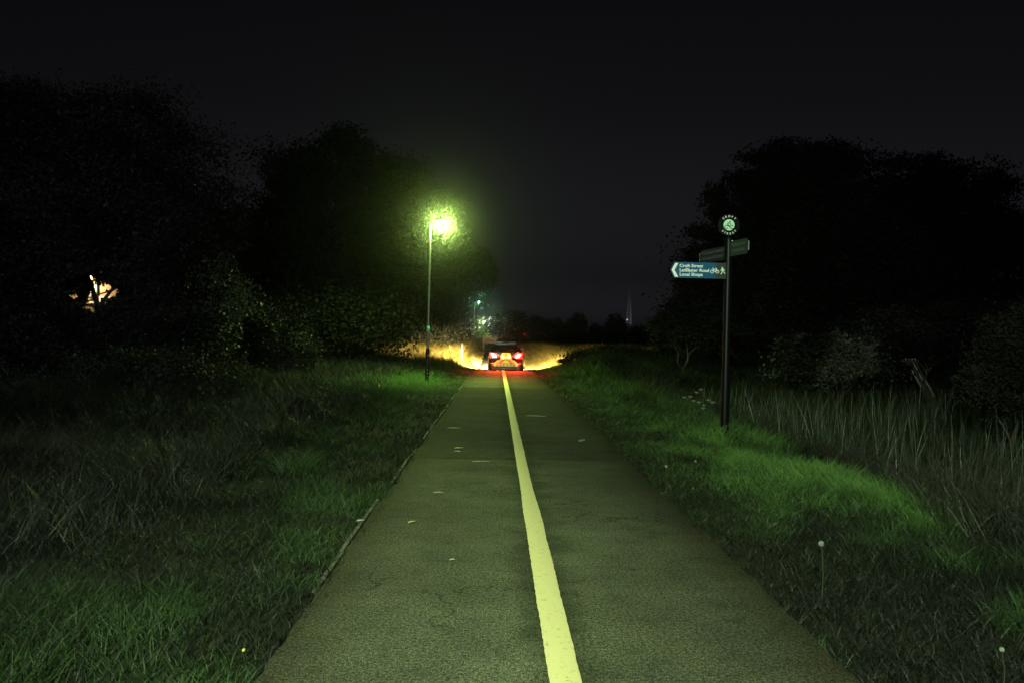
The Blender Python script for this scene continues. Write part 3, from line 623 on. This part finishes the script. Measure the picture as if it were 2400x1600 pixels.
for pts, w in ((((1850, 440), (1840, 485), (1800, 500)), .0065), (((1895, 440), (1935, 470), (1945, 515)), .0065), (((1865, 515), (1860, 580), (1822, 628)), .0085), (((1885, 515), (1935, 570), (1970, 610)), .0085), (((1822, 630), (1850, 630)), .005)):
    mb.tube([G3(*g) for g in pts], w, 6)
mb.build('walker_symbol', M_PALEGREEN, panel)
def side_arm(dirx, diry, ln, zc_, h, m, m2, name):
    u = Vector((dirx, diry, 0)).normalized(); n = Vector((u.y, -u.x, 0)); n = n if n.y < 0 else -n
    def pt(a, z, o): return tuple(u*a + n*o + Vector((0, 0, zc_+z)))
    poly = [(.06, -h/2), (ln-.07, -h/2), (ln-.01, -h*.22), (ln, 0), (ln-.01, h*.22), (ln-.07, h/2), (.06, h/2)]; k_ = len(poly)
    mb = MB(); mb.add([pt(a, z, .012) for a, z in poly]+[pt(a, z, -.006) for a, z in poly], [tuple(range(k_)), tuple(range(2*k_-1, k_-1, -1))]+[((i+1) % k_, i, k_+i, k_+(i+1) % k_) for i in range(k_)])
    o = mb.build('sign_arm', m, sp0); r_ = random.Random(name); mb = MB()
    for row in (.22, -.18):                       # lettering too worn to read: short strokes
        a = .13
        while a < ln-.09:
            b = a+r_.uniform(.012, .03); z1 = row*h*1.0; z2 = z1+r_.uniform(-.03, .03)
            mb.add([pt(a, z1-.022, .0145), pt(a+.008, z1-.022, .0145), pt(a+.008, z1+.022, .0145), pt(a, z1+.022, .0145)], [(0, 1, 2, 3)])
            mb.add([pt(a, z2, .0148), pt(b, z2, .0148), pt(b, z2+.007, .0148), pt(a, z2+.007, .0148)], [(0, 1, 2, 3)]); a = b+.014
    mb.build('lettering', m2, o)
    mb = MB(); mb.tube([pt(ln+.004, z, .004) for z in (-h*.3, 0, h*.3)], .008, 6); mb.build('end_cap', M_GREY, o); return o
pa = W(1755, 580, 12.42); pb = W(1641, 600, 13.9)
o = side_arm(pa[0]-px_, pa[1]-py_, math.hypot(pa[0]-px_, pa[1]-py_), sz(585), .255, M_SIGNDARK, M_GREY, 1); o['label'] = 'weathered green arm pointing right towards the viewer'
o = side_arm(pb[0]-px_, pb[1]-py_, math.hypot(pb[0]-px_, pb[1]-py_), sz(592), .235, M_SIGNBACK, M_GREY, 2); o['label'] = 'dark arm pointing away to the left'

# ------------------------------------------------------------------ police car
cx0, cy0 = W(1185.5, 850, 38.4)[0], 38.4
car = empty('police_car', (cx0, cy0, float(path_z(cy0+1.1))+.0)); car.rotation_euler = (R(-1.5), 0, 0)
tag(car, 'dark police car seen from behind, brake lights on, yellow and red tailgate', 'car')
def body_ring(y, w, zb, zt, tw=.10): 
    h = [(0, zb), (w-.10, zb), (w-.02, zb+.07), (w, zb+.22), (w, zt-.25), (w-.03, zt-.10), (w-tw, zt), (0, zt)]
    return [(x, y, z) for x, z in h] + [(-x, y, z) for x, z in h[-2:0:-1]]
mb = MB(); mb.loft([body_ring(*a) for a in ((.0, .76, .22, .84), (.05, .84, .20, .89), (.25, .88, .19, .93), (.8, .90, .18, .95), (2.0, .90, .18, .95), (3.1, .90, .18, .93), (3.7, .88, .19, .86), (4.15, .80, .22, .74), (4.28, .62, .28, .62))]); mb.build('body', M_CARBODY, car, True)
mb = MB()
def cab(y, wb, wt, zb, zt): return [(-wb, y, zb), (wb, y, zb), ((wb*.35+wt*.65), y, zb+(zt-zb)*.72), (wt, y, zt-.03), (wt*.75, y, zt), (-wt*.75, y, zt), (-wt, y, zt-.03), (-(wb*.35+wt*.65), y, zb+(zt-zb)*.72)]
mb.loft([cab(.12, .74, .70, .86, .93), cab(.30, .77, .66, .86, 1.10), cab(.60, .79, .60, .88, 1.33), (cab(1.0, .80, .58, .9, 1.375)), cab(1.9, .80, .58, .9, 1.38), cab(2.5, .79, .56, .9, 1.31), cab(3.05, .76, .66, .88, 1.02), cab(3.3, .72, .68, .84, .92)]); mb.build('cabin', M_CARBODY, car, True)
mb = MB(); mb.add([(-.62, .195, 1.005), (.62, .195, 1.005), (.52, .565, 1.312), (-.52, .565, 1.312), (-.62, .225, .985), (.62, .225, .985), (.52, .59, 1.295), (-.52, .59, 1.295)], [(0, 1, 2, 3), (7, 6, 5, 4), (0, 4, 5, 1), (1, 5, 6, 2), (2, 6, 7, 3), (3, 7, 4, 0)]); rw = mb.build('rear_window', M_GLASS, car)
mb = MB(); mb.tube([(0, .19, 1.0), (.22, .245, 1.06), (.34, .27, 1.085)], .008, 6); mb.build('wiper', M_PLASTIC, rw)
for s in (-1, 1):
    mb = MB(); pl = [(.55, 1.24), (.75, 1.29), (1.9, 1.30), (2.45, 1.24), (2.9, .97), (.42, .97)]
    f_ = lambda y_, z_: s*((.80-(z_-.9)/.48*.2)+.012)
    mb.add([(f_(*g), g[0], g[1]) for g in pl]+[(f_(*g)-s*.02, g[0], g[1]) for g in pl], [tuple(range(6)), tuple(range(11, 5, -1))]); mb.build('side_window', M_GLASS, car)
mb = MB(); mb.add([(-.62, 3.07, 1.035), (.62, 3.07, 1.035), (.50, 2.53, 1.325), (-.50, 2.53, 1.325)], [(0, 1, 2, 3)]); mb.build('windscreen', M_GLASS, car)
mb = MB(); mb.box((0, .58, 1.352), (1.06, .20, .035), 0, .012); mb.build('spoiler', M_CARBODY, car)
mb = MB(); mb.box((0, 1.15, 1.405), (1.06, .30, .04), 0, .01); mb.box((-.42, 1.15, 1.385), (.06, .2, .03)); mb.box((.42, 1.15, 1.385), (.06, .2, .03)); lb = mb.build('light_bar', M_PLASTIC, car)
for s in (-1, 1): mb = MB(); mb.box((s*.33, 1.15, 1.452), (.38, .27, .055), 0, .02); mb.build('blue_lens', M_BLUELENS, lb)
# tailgate in hi-vis, seams and stripes
def TZ(ry): return (1275-ry)*.00148+.03
def TX(rx): return (rx-1205)*.00148
mb = MB(); mb.prism([(-.30, .60), (-.42, .56), (-.60, .40), (.60, .40), (.42, .56), (.30, .60), (.26, .78), (.19, .92), (-.19, .92), (-.26, .78)], -.052, .04); tg = mb.build('tailgate', M_HIVIS, car)
mb = MB()
for s in (-1, 1):
    mb.prism([(s*.05, .57), (s*.20, .57), (s*.40, .405), (s*.24, .405)][::s], -.056, -.050)
    mb.prism([(s*.14, .72), (s*.255, .75), (s*.30, .62), (s*.20, .62)][::s], -.056, -.050)
mb.build('chevron', M_HIRED, tg)
mb = MB(); mb.box((0, -.053, .592), (.80, .010, .012)); mb.box((0, -.053, .553), (.9, .010, .008)); mb.box((0, -.055, .865), (.055, .014, .045), 0, .006); mb.build('seam', M_PLASTIC, tg)
mb = MB(); mb.box((0, -.06, .775), (.50, .05, .022), 0, .006); mb.build('handle', M_PLASTIC, tg)
mb = MB(); mb.box((0, -.058, .69), (.52, .012, .115), 0, .004); mb.build('number_plate', M_PLATE, car)
mb = MB(); mb.loft([[(-.80, .03, .08), (.80, .03, .08), (.82, .03, .42), (-.82, .03, .42)], [(-.74, -.06, .07), (.74, -.06, .07), (.78, -.06, .40), (-.78, -.06, .40)], [(-.66, -.085, .09), (.66, -.085, .09), (.70, -.085, .385), (-.70, -.085, .385)]]); bm_ = mb.build('bumper', M_PLASTIC, car)
mb = MB(); mb.prism([(-.58, .255), (.58, .255), (.615, .378), (-.615, .378)], -.092, -.084); hv = mb.build('hi_vis_strip', M_HIVIS, bm_)
mb = MB()
for i, ch in enumerate('POLICE'): put_text(mb, ch, -.43+i*.172, .281, .098, .112 if ch != 'I' else .03, .003, -.0935, .001, 'c')
mb.build('lettering', M_PLASTIC, bm_)
mb = MB(); mb.box((-.02, -.09, .168), (.55, .012, .018), 0, .004); mb.build('trim', M_CHROME, bm_)
for s in (-1, 1):
    mb = MB(); mb.prism([(s*.84, .93), (s*.50, .90), (s*.36, .80), (s*.34, .72), (s*.52, .64), (s*.80, .66)][::-s], -.035, .12); tl = mb.build('tail_light', M_LENS_RED, car)
    mb = MB(); mb.prism([(s*.755, .875), (s*.60, .855), (s*.475, .77), (s*.48, .705), (s*.645, .705)][::-s], -.048, -.03); mb.build('bulb', M_HOT_RED, tl)
    bl_ = add_light('brake_light', 'SPOT', (s*.62, -.10, .74), 1500, (1.0, .045, .02), car, .05, spot_size=R(98), spot_blend=.12); bl_.rotation_euler = (R(-38), 0, 0)
    add_light('tail_glow', 'POINT', (s*.62, -.08, .79), 120, (1.0, .03, .012), car, .05)
    mb = MB(); mb.box((s*.17, -.072, .768), (.07, .03, .014)); mb.build('plate_lamp', M_HOT_PLATE, tg)
    add_light('plate_light', 'POINT', (s*.17, -.13, .742), 2.2, (1, .86, .5), car, .015)
    mb = MB(); mb.loft([[(s*(.90+a), 2.72+b, .95+c) for a, b, c in ((0, 0, 0), (.0, .10, .02), (0, .10, .11), (0, 0, .12))], [(s*(1.05+a), 2.70+b, .95+c) for a, b, c in ((0, 0, 0), (.0, .11, .02), (0, .11, .13), (0, 0, .13))]]); mb.build('mirror', M_CARBODY, car)
    mb = MB(); mb.prism([(s*.78, .72), (s*.45, .69), (s*.42, .58), (s*.74, .60)][::s], 4.10, 4.30); hl = mb.build('headlight', M_HEAD, car)
    mb = MB(); mb.box((s*.60, 4.50, .735), (.95, .40, .012)); mb.build('beam_cutoff', M_PLASTIC, hl)  # added plate ahead of the nose, cuts the beams off above
    sl_ = add_light('headlight_beam', 'SPOT', (s*.60, 4.36, .66), (30000 if s < 0 else 24000), (1.0, .72, .36), car, .03, spot_size=R(150), spot_blend=.35)
    sl_.rotation_euler = (R(90-7), 0, R(12 if s < 0 else 8))
    sl2 = add_light('headlight_beam', 'SPOT', (s*.60, 4.40, .66), 620000, (1.0, .76, .52), car, .03, spot_size=R(17), spot_blend=.9); sl2.rotation_euler = (R(90-7), 0, R(6 if s < 0 else 1))
    for yy in (.75, 3.35):
        wh = empty('wheel', (s*.80, yy, .31)); wh.parent = car; tag(wh)
        mb = MB(); n = 28; prof = [(.20, -.10), (.29, -.105), (.315, -.08), (.315, .08), (.29, .105), (.20, .10)]
        vs = [(o_, r_*math.cos(2*math.pi*i/n), r_*math.sin(2*math.pi*i/n)) for r_, o_ in prof for i in range(n)]
        mb.add(vs, [(a*n+i, a*n+(i+1) % n, ((a+1) % 6)*n+(i+1) % n, ((a+1) % 6)*n+i) for a in range(6) for i in range(n)]); mb.build('tyre', M_RUBBER, wh, True)
        mb = MB()
        for k5 in range(5):
            a = 2*math.pi*k5/5; mb.tube([(s*.07, .03*math.cos(a), .03*math.sin(a)), (s*.08, .2*math.cos(a), .2*math.sin(a))], .025, 6)
        mb.tube([(-s*.05, 0, 0), (s*.085, 0, 0)], .05, 12); mb.build('rim', M_STEEL, wh)

# ------------------------------------------------------------------ posts, barrier, mast, house, panel
b = W(1081, 854, 46.0); t_ = W(1083, 786, 46.0); zb = gz(b[0], 46.0); po = empty('marker_post', (b[0], 46.0, zb)); tag(po, 'thin upright wooden post on the headlit bank left of the car', 'post')
hh = t_[2]-zb
mb = MB(); mb.box((0, 0, hh/2-.1), (.13, .13, hh+.2), .3, .015); mb.build('shaft', mat('dark_post_wood', (.035, .028, .02), .8, noise=.4, scale=9), po)
mb = MB(); mb.lathe([(.10, hh), (.09, hh+.03), (.02, hh+.06)], n=4); mb.build('cap', M_STEEL, po)
d = 82.0; b = W(1149, 830, d); zb = float(path_z(d)); fe = empty('wooden_barrier', (b[0], d, zb)); tag(fe, 'wooden rail barrier on the path beyond the police car, headlights on its rails', 'barrier')
for xx in (-.75, .55): mb = MB(); mb.box((xx, 0, .62), (.12, .12, 1.5), 0, .01); mb.build('post', M_WOOD, fe)
for zz in (.75, .98, 1.22): mb = MB(); mb.box((-.05, -.08, zz), (1.5, .04, .13), 0, .008); mb.build('rail', M_WOOD, fe)
mb = MB(); mb.tube([(-.7, -.1, 1.25), (-.35, -.1, .5)], .05, 6); mb.build('brace', M_WOOD, fe)

d = 310.0; b = W(1473, 770, d); zt = W(1473, 668, d)[2]; zb = gz(b[0], d); ma = empty('lattice_mast', (b[0], d, zb)); tag(ma, 'pale tapering lattice mast on the skyline between the car and the signpost', 'mast')
H_ = zt-zb; mb = MB()
def leg(i, z): w = 1.7*(1-z/H_)+.22; a = math.pi/4+i*math.pi/2; return (w*math.cos(a), w*math.sin(a), z)
for i in range(4): mb.tube([leg(i, 0), leg(i, H_)], .13, 5)
mb.build('mast_leg', M_PALE, ma)
mb = MB(); lv = np.linspace(0, H_, 13)
for a_, b_ in zip(lv[:-1], lv[1:]):
    for i in range(4): mb.tube([leg(i, a_), leg((i+1) % 4, b_)], .08, 4); mb.tube([leg(i, b_), leg((i+1) % 4, b_)], .08, 4)
mb.build('bracing', M_PALE, ma)
mb = MB(); mb.lathe([(.3, H_), (.3, H_+.4), (.08, H_+.5), (.06, H_+3)], n=8); mb.build('antenna', M_PALE, ma)
mb = MB(); mb.box((-.8, -1.3, 9.2), (.4, .3, .3)); mb.build('floodlight', lens_mat((.9, .9, 1), 1.2), ma)
fl = add_light('mast_light', 'SPOT', (-1.5, -9, 5), 800, (.85, .88, 1.0), ma, .1, spot_size=R(60), spot_blend=.9); fl.rotation_euler = (R(90+40), 0, R(-8))

# house seen through the gap in the trees
hc = W(222, 694, 36.0); hz0 = gz(hc[0], 37.0); ho = empty('brick_house', (hc[0], 37.0, hz0)); tag(ho, 'brick house lit by its own wall lamp, glimpsed through the trees at left', 'house')
WH = 5.0; wl_ = 3.0
mb = MB(); mb.add([(-wl_, 0, -.3), (wl_+1.2, 0, -.3), (wl_+1.2, 0, WH), (-wl_, 0, WH), (-wl_, 6, -.3), (wl_+1.2, 6, -.3), (wl_+1.2, 6, WH), (-wl_, 6, WH), (-wl_, 3, WH+2), (wl_+1.2, 3, WH+2)], [(0, 1, 2, 3), (5, 4, 7, 6), (1, 5, 6, 9, 2), (4, 0, 3, 8, 7)]); mb.build('wall', M_BRICK, ho)
mb = MB(); a_, b_ = -wl_-.3, wl_+1.5
mb.add([(a_, -.35, WH-.2), (b_, -.35, WH-.2), (b_, 3, WH+2.03), (a_, 3, WH+2.03), (b_, 6.35, WH-.2), (a_, 6.35, WH-.2), (a_, -.35, WH-.08), (b_, -.35, WH-.08), (b_, 3, WH+2.15), (a_, 3, WH+2.15), (b_, 6.35, WH-.08), (a_, 6.35, WH-.08)], [(6, 7, 8, 9), (9, 8, 10, 11), (1, 0, 3, 2), (2, 3, 5, 4), (0, 1, 7, 6), (4, 5, 11, 10)]); rf = mb.build('roof', M_ROOF, ho)
mb = MB(); mb.box((2.2, 3.0, WH+2.3), (.7, .6, 1.5), 0, .02); mb.build('chimney', M_BRICK, rf)
def HL(px, py): w = W(px, py, 36.95); return (w[0]-hc[0], w[2]-hz0)
x_, z_ = HL(226, 690); mb = MB(); mb.tube([(x_, -.07, .05), (x_, -.07, WH-.25)], .055, 10); mb.build('downpipe', M_FRAME, ho)
x_, z_ = HL(219, 690); fr_ = MB()
fr_.box((x_-.02-.0, -.02, z_), (.30, .10, .85), 0, .01); wf = fr_.build('window', M_FRAME, ho)
mb = MB(); mb.box((x_-.02, -.075, z_-.12), (.16, .02, .36)); mb.build('pane', M_PANE, wf)
x2, z2 = HL(262, 712); mb = MB()
for dx, dz, sx, sz_ in ((-.55, 0, .08, 1.2), (.55, 0, .08, 1.2), (0, .6, 1.18, .08), (0, -.6, 1.18, .08), (0, 0, .06, 1.12)): mb.box((x2+dx, -.03, z2-.3+dz), (sx, .10, sz_), 0, .008)
wf2 = mb.build('window', M_FRAME, ho); mb = MB(); mb.box((x2, -.02, z2-.3), (1.02, .03, 1.12)); mb.build('pane', M_PANE, wf2)
x_, z_ = HL(213, 651); mb = MB(); mb.box((x_, -.08, z_+.12), (.12, .16, .10), 0, .01); wlamp = mb.build('wall_lamp', M_PLASTIC, ho)
mb = MB(); mb.lathe([(.03, -.10), (.10, -.07), (.11, .02), (.06, .07)], (x_, -.20, z_), 14); mb.build('bulb', lens_mat((1, .72, .45), 14), wlamp)
add_light('wall_light', 'POINT', (x_, -.42, z_-.12), 260, (1.0, .84, .48), ho, .08)
d = 35.8
make_tree('sapling', 'sparse sapling with yellow green leaves in front of the lit house wall', 'tree', *W(172, 790, d)[:2],
    [blob(165, 677, 14, 14, d), blob(196, 676, 18, 17, d), blob(192, 702, 12, 12, d), blob(190, 735, 22, 16, d), blob(262, 706, 12, 8, d)], 480, .13, M_LEAF3, .03, 41, clump=.42, shell=.2, fork=.5)

# slatted panel beyond the reeds
d = 26.0; a0 = W(2128, 846, d); a1 = W(2182, 945, d-1.0); pn = empty('slatted_panel', (a0[0], d, gz(a0[0], d))); tag(pn, 'leaning dark timber panel with pale slat edges beyond the reeds', 'timber panel')
org = Vector(pn.location); u = Vector(a1-a0); ln = u.length; u.normalize(); sd = Vector((1, .25, 0)).normalized()
for i in range(4):
    p0 = Vector(a0)-org+sd*(.11*i-.05); p1 = p0+u*ln*1.05; mb = MB(); mb.tube([p0, p1], .042, 4); mb.build('slat', M_DARKWOOD, pn)
    if i != 1: mb = MB(); q0 = p0.lerp(p1, (.12, 0, .05, .45)[i])+Vector((-.03, -.05, .03)); mb.tube([q0, q0+u*ln*(.5, 0, .40, .38)[i]], .009, 5); mb.build('slat_edge', M_PALE, pn)
mb = MB(); c_ = Vector(a0)-org
mb.box((c_.x+.14, c_.y+.12, c_.z+.02), (.62, .16, .09), .25, .01); mb.build('top_beam', M_DARKWOOD, pn)
for i in range(4): mb = MB(); mb.lathe([(.012, -.015), (.022, 0), (.012, .018)], (c_.x-.06+.11*i, c_.y+.03, c_.z+.08), 8); mb.build('bolt', M_PALE, pn)

# ------------------------------------------------------------------ flowers, fallen leaves
def parsley(px, py, d, tops, lab, seed):
    b = W(px, py, d); z0 = gz(b[0], d); o = empty('cow_parsley', (b[0], d, z0)); tag(o, lab, 'wild flower', 'cow parsley by the signpost'); r = random.Random(seed)
    mb = MB(); um = []
    for (tx, ty, s) in tops:
        e = Vector(W(tx, ty, d+r.uniform(-.15, .15)))-Vector(o.location); mb.tube(wobble((0, 0, -.02), e-Vector((0, 0, .03)), r, 4, .05), [.006, .005, .004, .003, .002], 5); um.append((e, s))
    mb.build('stem', M_STEM, o)
    for e, s in um:
        mb = MB()
        for k in range(26):
            a = r.uniform(0, 6.28); q_ = s*math.sqrt(r.random()); c = e+Vector((q_*math.cos(a), q_*math.sin(a), r.uniform(-.006, .010)-q_*.15))
            mb.lathe([(.003, -.004), (.009, 0), (.004, .004)], c, 6)
            if k % 4 == 0: mb.tube([e-Vector((0, 0, .035)), c], .0014, 4)
        mb.build('umbel', M_FLOWER, o)
parsley(1640, 985, 13.6, [(1643, 911, .040), (1632, 918, .036), (1618, 928, .034), (1625, 938, .035), (1604, 930, .03)], 'cow parsley with the highest white heads, left of the signpost', 1)
parsley(1660, 975, 13.3, [(1661, 936, .03), (1670, 941, .04), (1648, 955, .035), (1638, 941, .03), (1650, 948, .025)], 'lower cow parsley with small heads close against the signpost', 2)
def clock(px, py, ground_py, rad, lab, m=M_FLOWER, name='dandelion_clock', cat='flower'):
    dd = F_PX*CAM_H/(ground_py-790); e = W(px, py, dd); z0 = gz(e[0], dd); o = empty(name, (e[0]+.01, dd, z0)); tag(o, lab, cat); h = e[2]-z0; r = random.Random(px)
    mb = MB(); mb.tube([(0, 0, -.02), (.006, 0, h*.5), (-.01, 0, h)], [.003, .0025, .002], 6); mb.build('stem', M_STEM, o)
    mb = MB()
    for k in range(70):
        v = Vector((r.gauss(0, 1), r.gauss(0, 1), r.gauss(0, 1))).normalized()*rad; c = Vector((-.01, 0, h)); mb.tube([c+v*.15, c+v], [.0006, .0006], 3); mb.tube([c+v*.93, c+v*1.04], [.0035, .0012], 5)
    mb.build('seed_head', m, o)
clock(1925, 1273, 1400, .0165, 'large round dandelion clock in the right verge')
clock(1561, 1092, 1135, .015, 'small dandelion clock nearest the path on the right')
clock(1630, 1080, 1112, .013, 'small dandelion clock in the grass left below the signpost')
clock(2348, 1521, 1620, .011, 'dandelion clock in the dark lower right corner')
clock(571, 1522, 1560, .008, 'tiny yellow flower in the lower left grass', M_YELLOWFLOWER, 'buttercup')
def leaf(px, py, ln, wd2, rot, lab, m=M_LITTER):
    dd = ray(px, py); t2 = (0.008-CAM_H)/dd[2]; p2 = dd*t2+np.array([0, 0, CAM_H]); o_z = float(path_z(p2[1]))+.012
    mb = MB(); n = 8; vs = []
    for i in range(n+1):
        t3 = i/n; w3 = wd2*math.sin(math.pi*min(1, .08+t3*.92))**.8; c3 = .03*ln*math.sin(3*t3); zz = .004*math.sin(math.pi*t3)
        vs += [(t3*ln-ln/2, c3-w3/2, zz+.003), (t3*ln-ln/2, c3, zz), (t3*ln-ln/2, c3+w3/2, zz+.005)]
    mb.add(vs, [(3*i+a, 3*i+a+1, 3*i+a+4, 3*i+a+3) for i in range(n) for a in (0, 1)])
    o = mb.build('fallen_leaf', m); o.location = (p2[0], p2[1], o_z); o.rotation_euler = (0, 0, rot); tag(o, lab, 'leaf', 'fallen leaves on the path')
leaf(1256, 975, .42, .09, -.25, 'long pale leaf on the path right of the line, below the car')
leaf(1365, 1032, .30, .09, 1.15, 'blue grey leaf lying aslant near the right edge of the path', mat('grey_leaf', (.15, .24, .22), .6))
leaf(1075, 1050, .13, .06, .3, 'pair of small dry leaves left of the line, nearer one')
leaf(1072, 1058, .10, .05, -.4, 'curled dry leaf beside a small dry leaf left of the line')
leaf(1064, 1003, .22, .06, .1, 'dry leaf on the path left of the line, farthest of them')
leaf(1127, 1082, .22, .03, .1, 'thin straw lying across the path just left of the line')
leaf(1027, 1155, .10, .04, .2, 'small dry leaf halfway between kerb and line')
leaf(965, 1224, .085, .03, .9, 'bent dry leaf near the left edge of the path')
leaf(1060, 1313, .04, .02, .2, 'tiny pale leaf chip in the near left half of the path')
leaf(845, 1221, .06, .05, .4, 'pale leaf resting on the left path edging')

# ------------------------------------------------------------------ night air
hb = MB(); hb.box((0, 185, 8), (860, 530, 24)); hz = hb.build('haze', None); tag(hz, kind='stuff')
hm = bpy.data.materials.new('haze'); hm.use_nodes = True; n, l = hm.node_tree.nodes, hm.node_tree.links; n.remove(n['Principled BSDF'])
pv = n.new('ShaderNodeVolumePrincipled'); pv.inputs['Color'].default_value = (.9, .92, .95, 1); pv.inputs['Density'].default_value = .0007; pv.inputs['Anisotropy'].default_value = .989
l.new(pv.outputs[0], n['Material Output'].inputs['Volume']); hz.data.materials.append(hm); hm.cycles.volume_sampling = 'EQUIANGULAR'
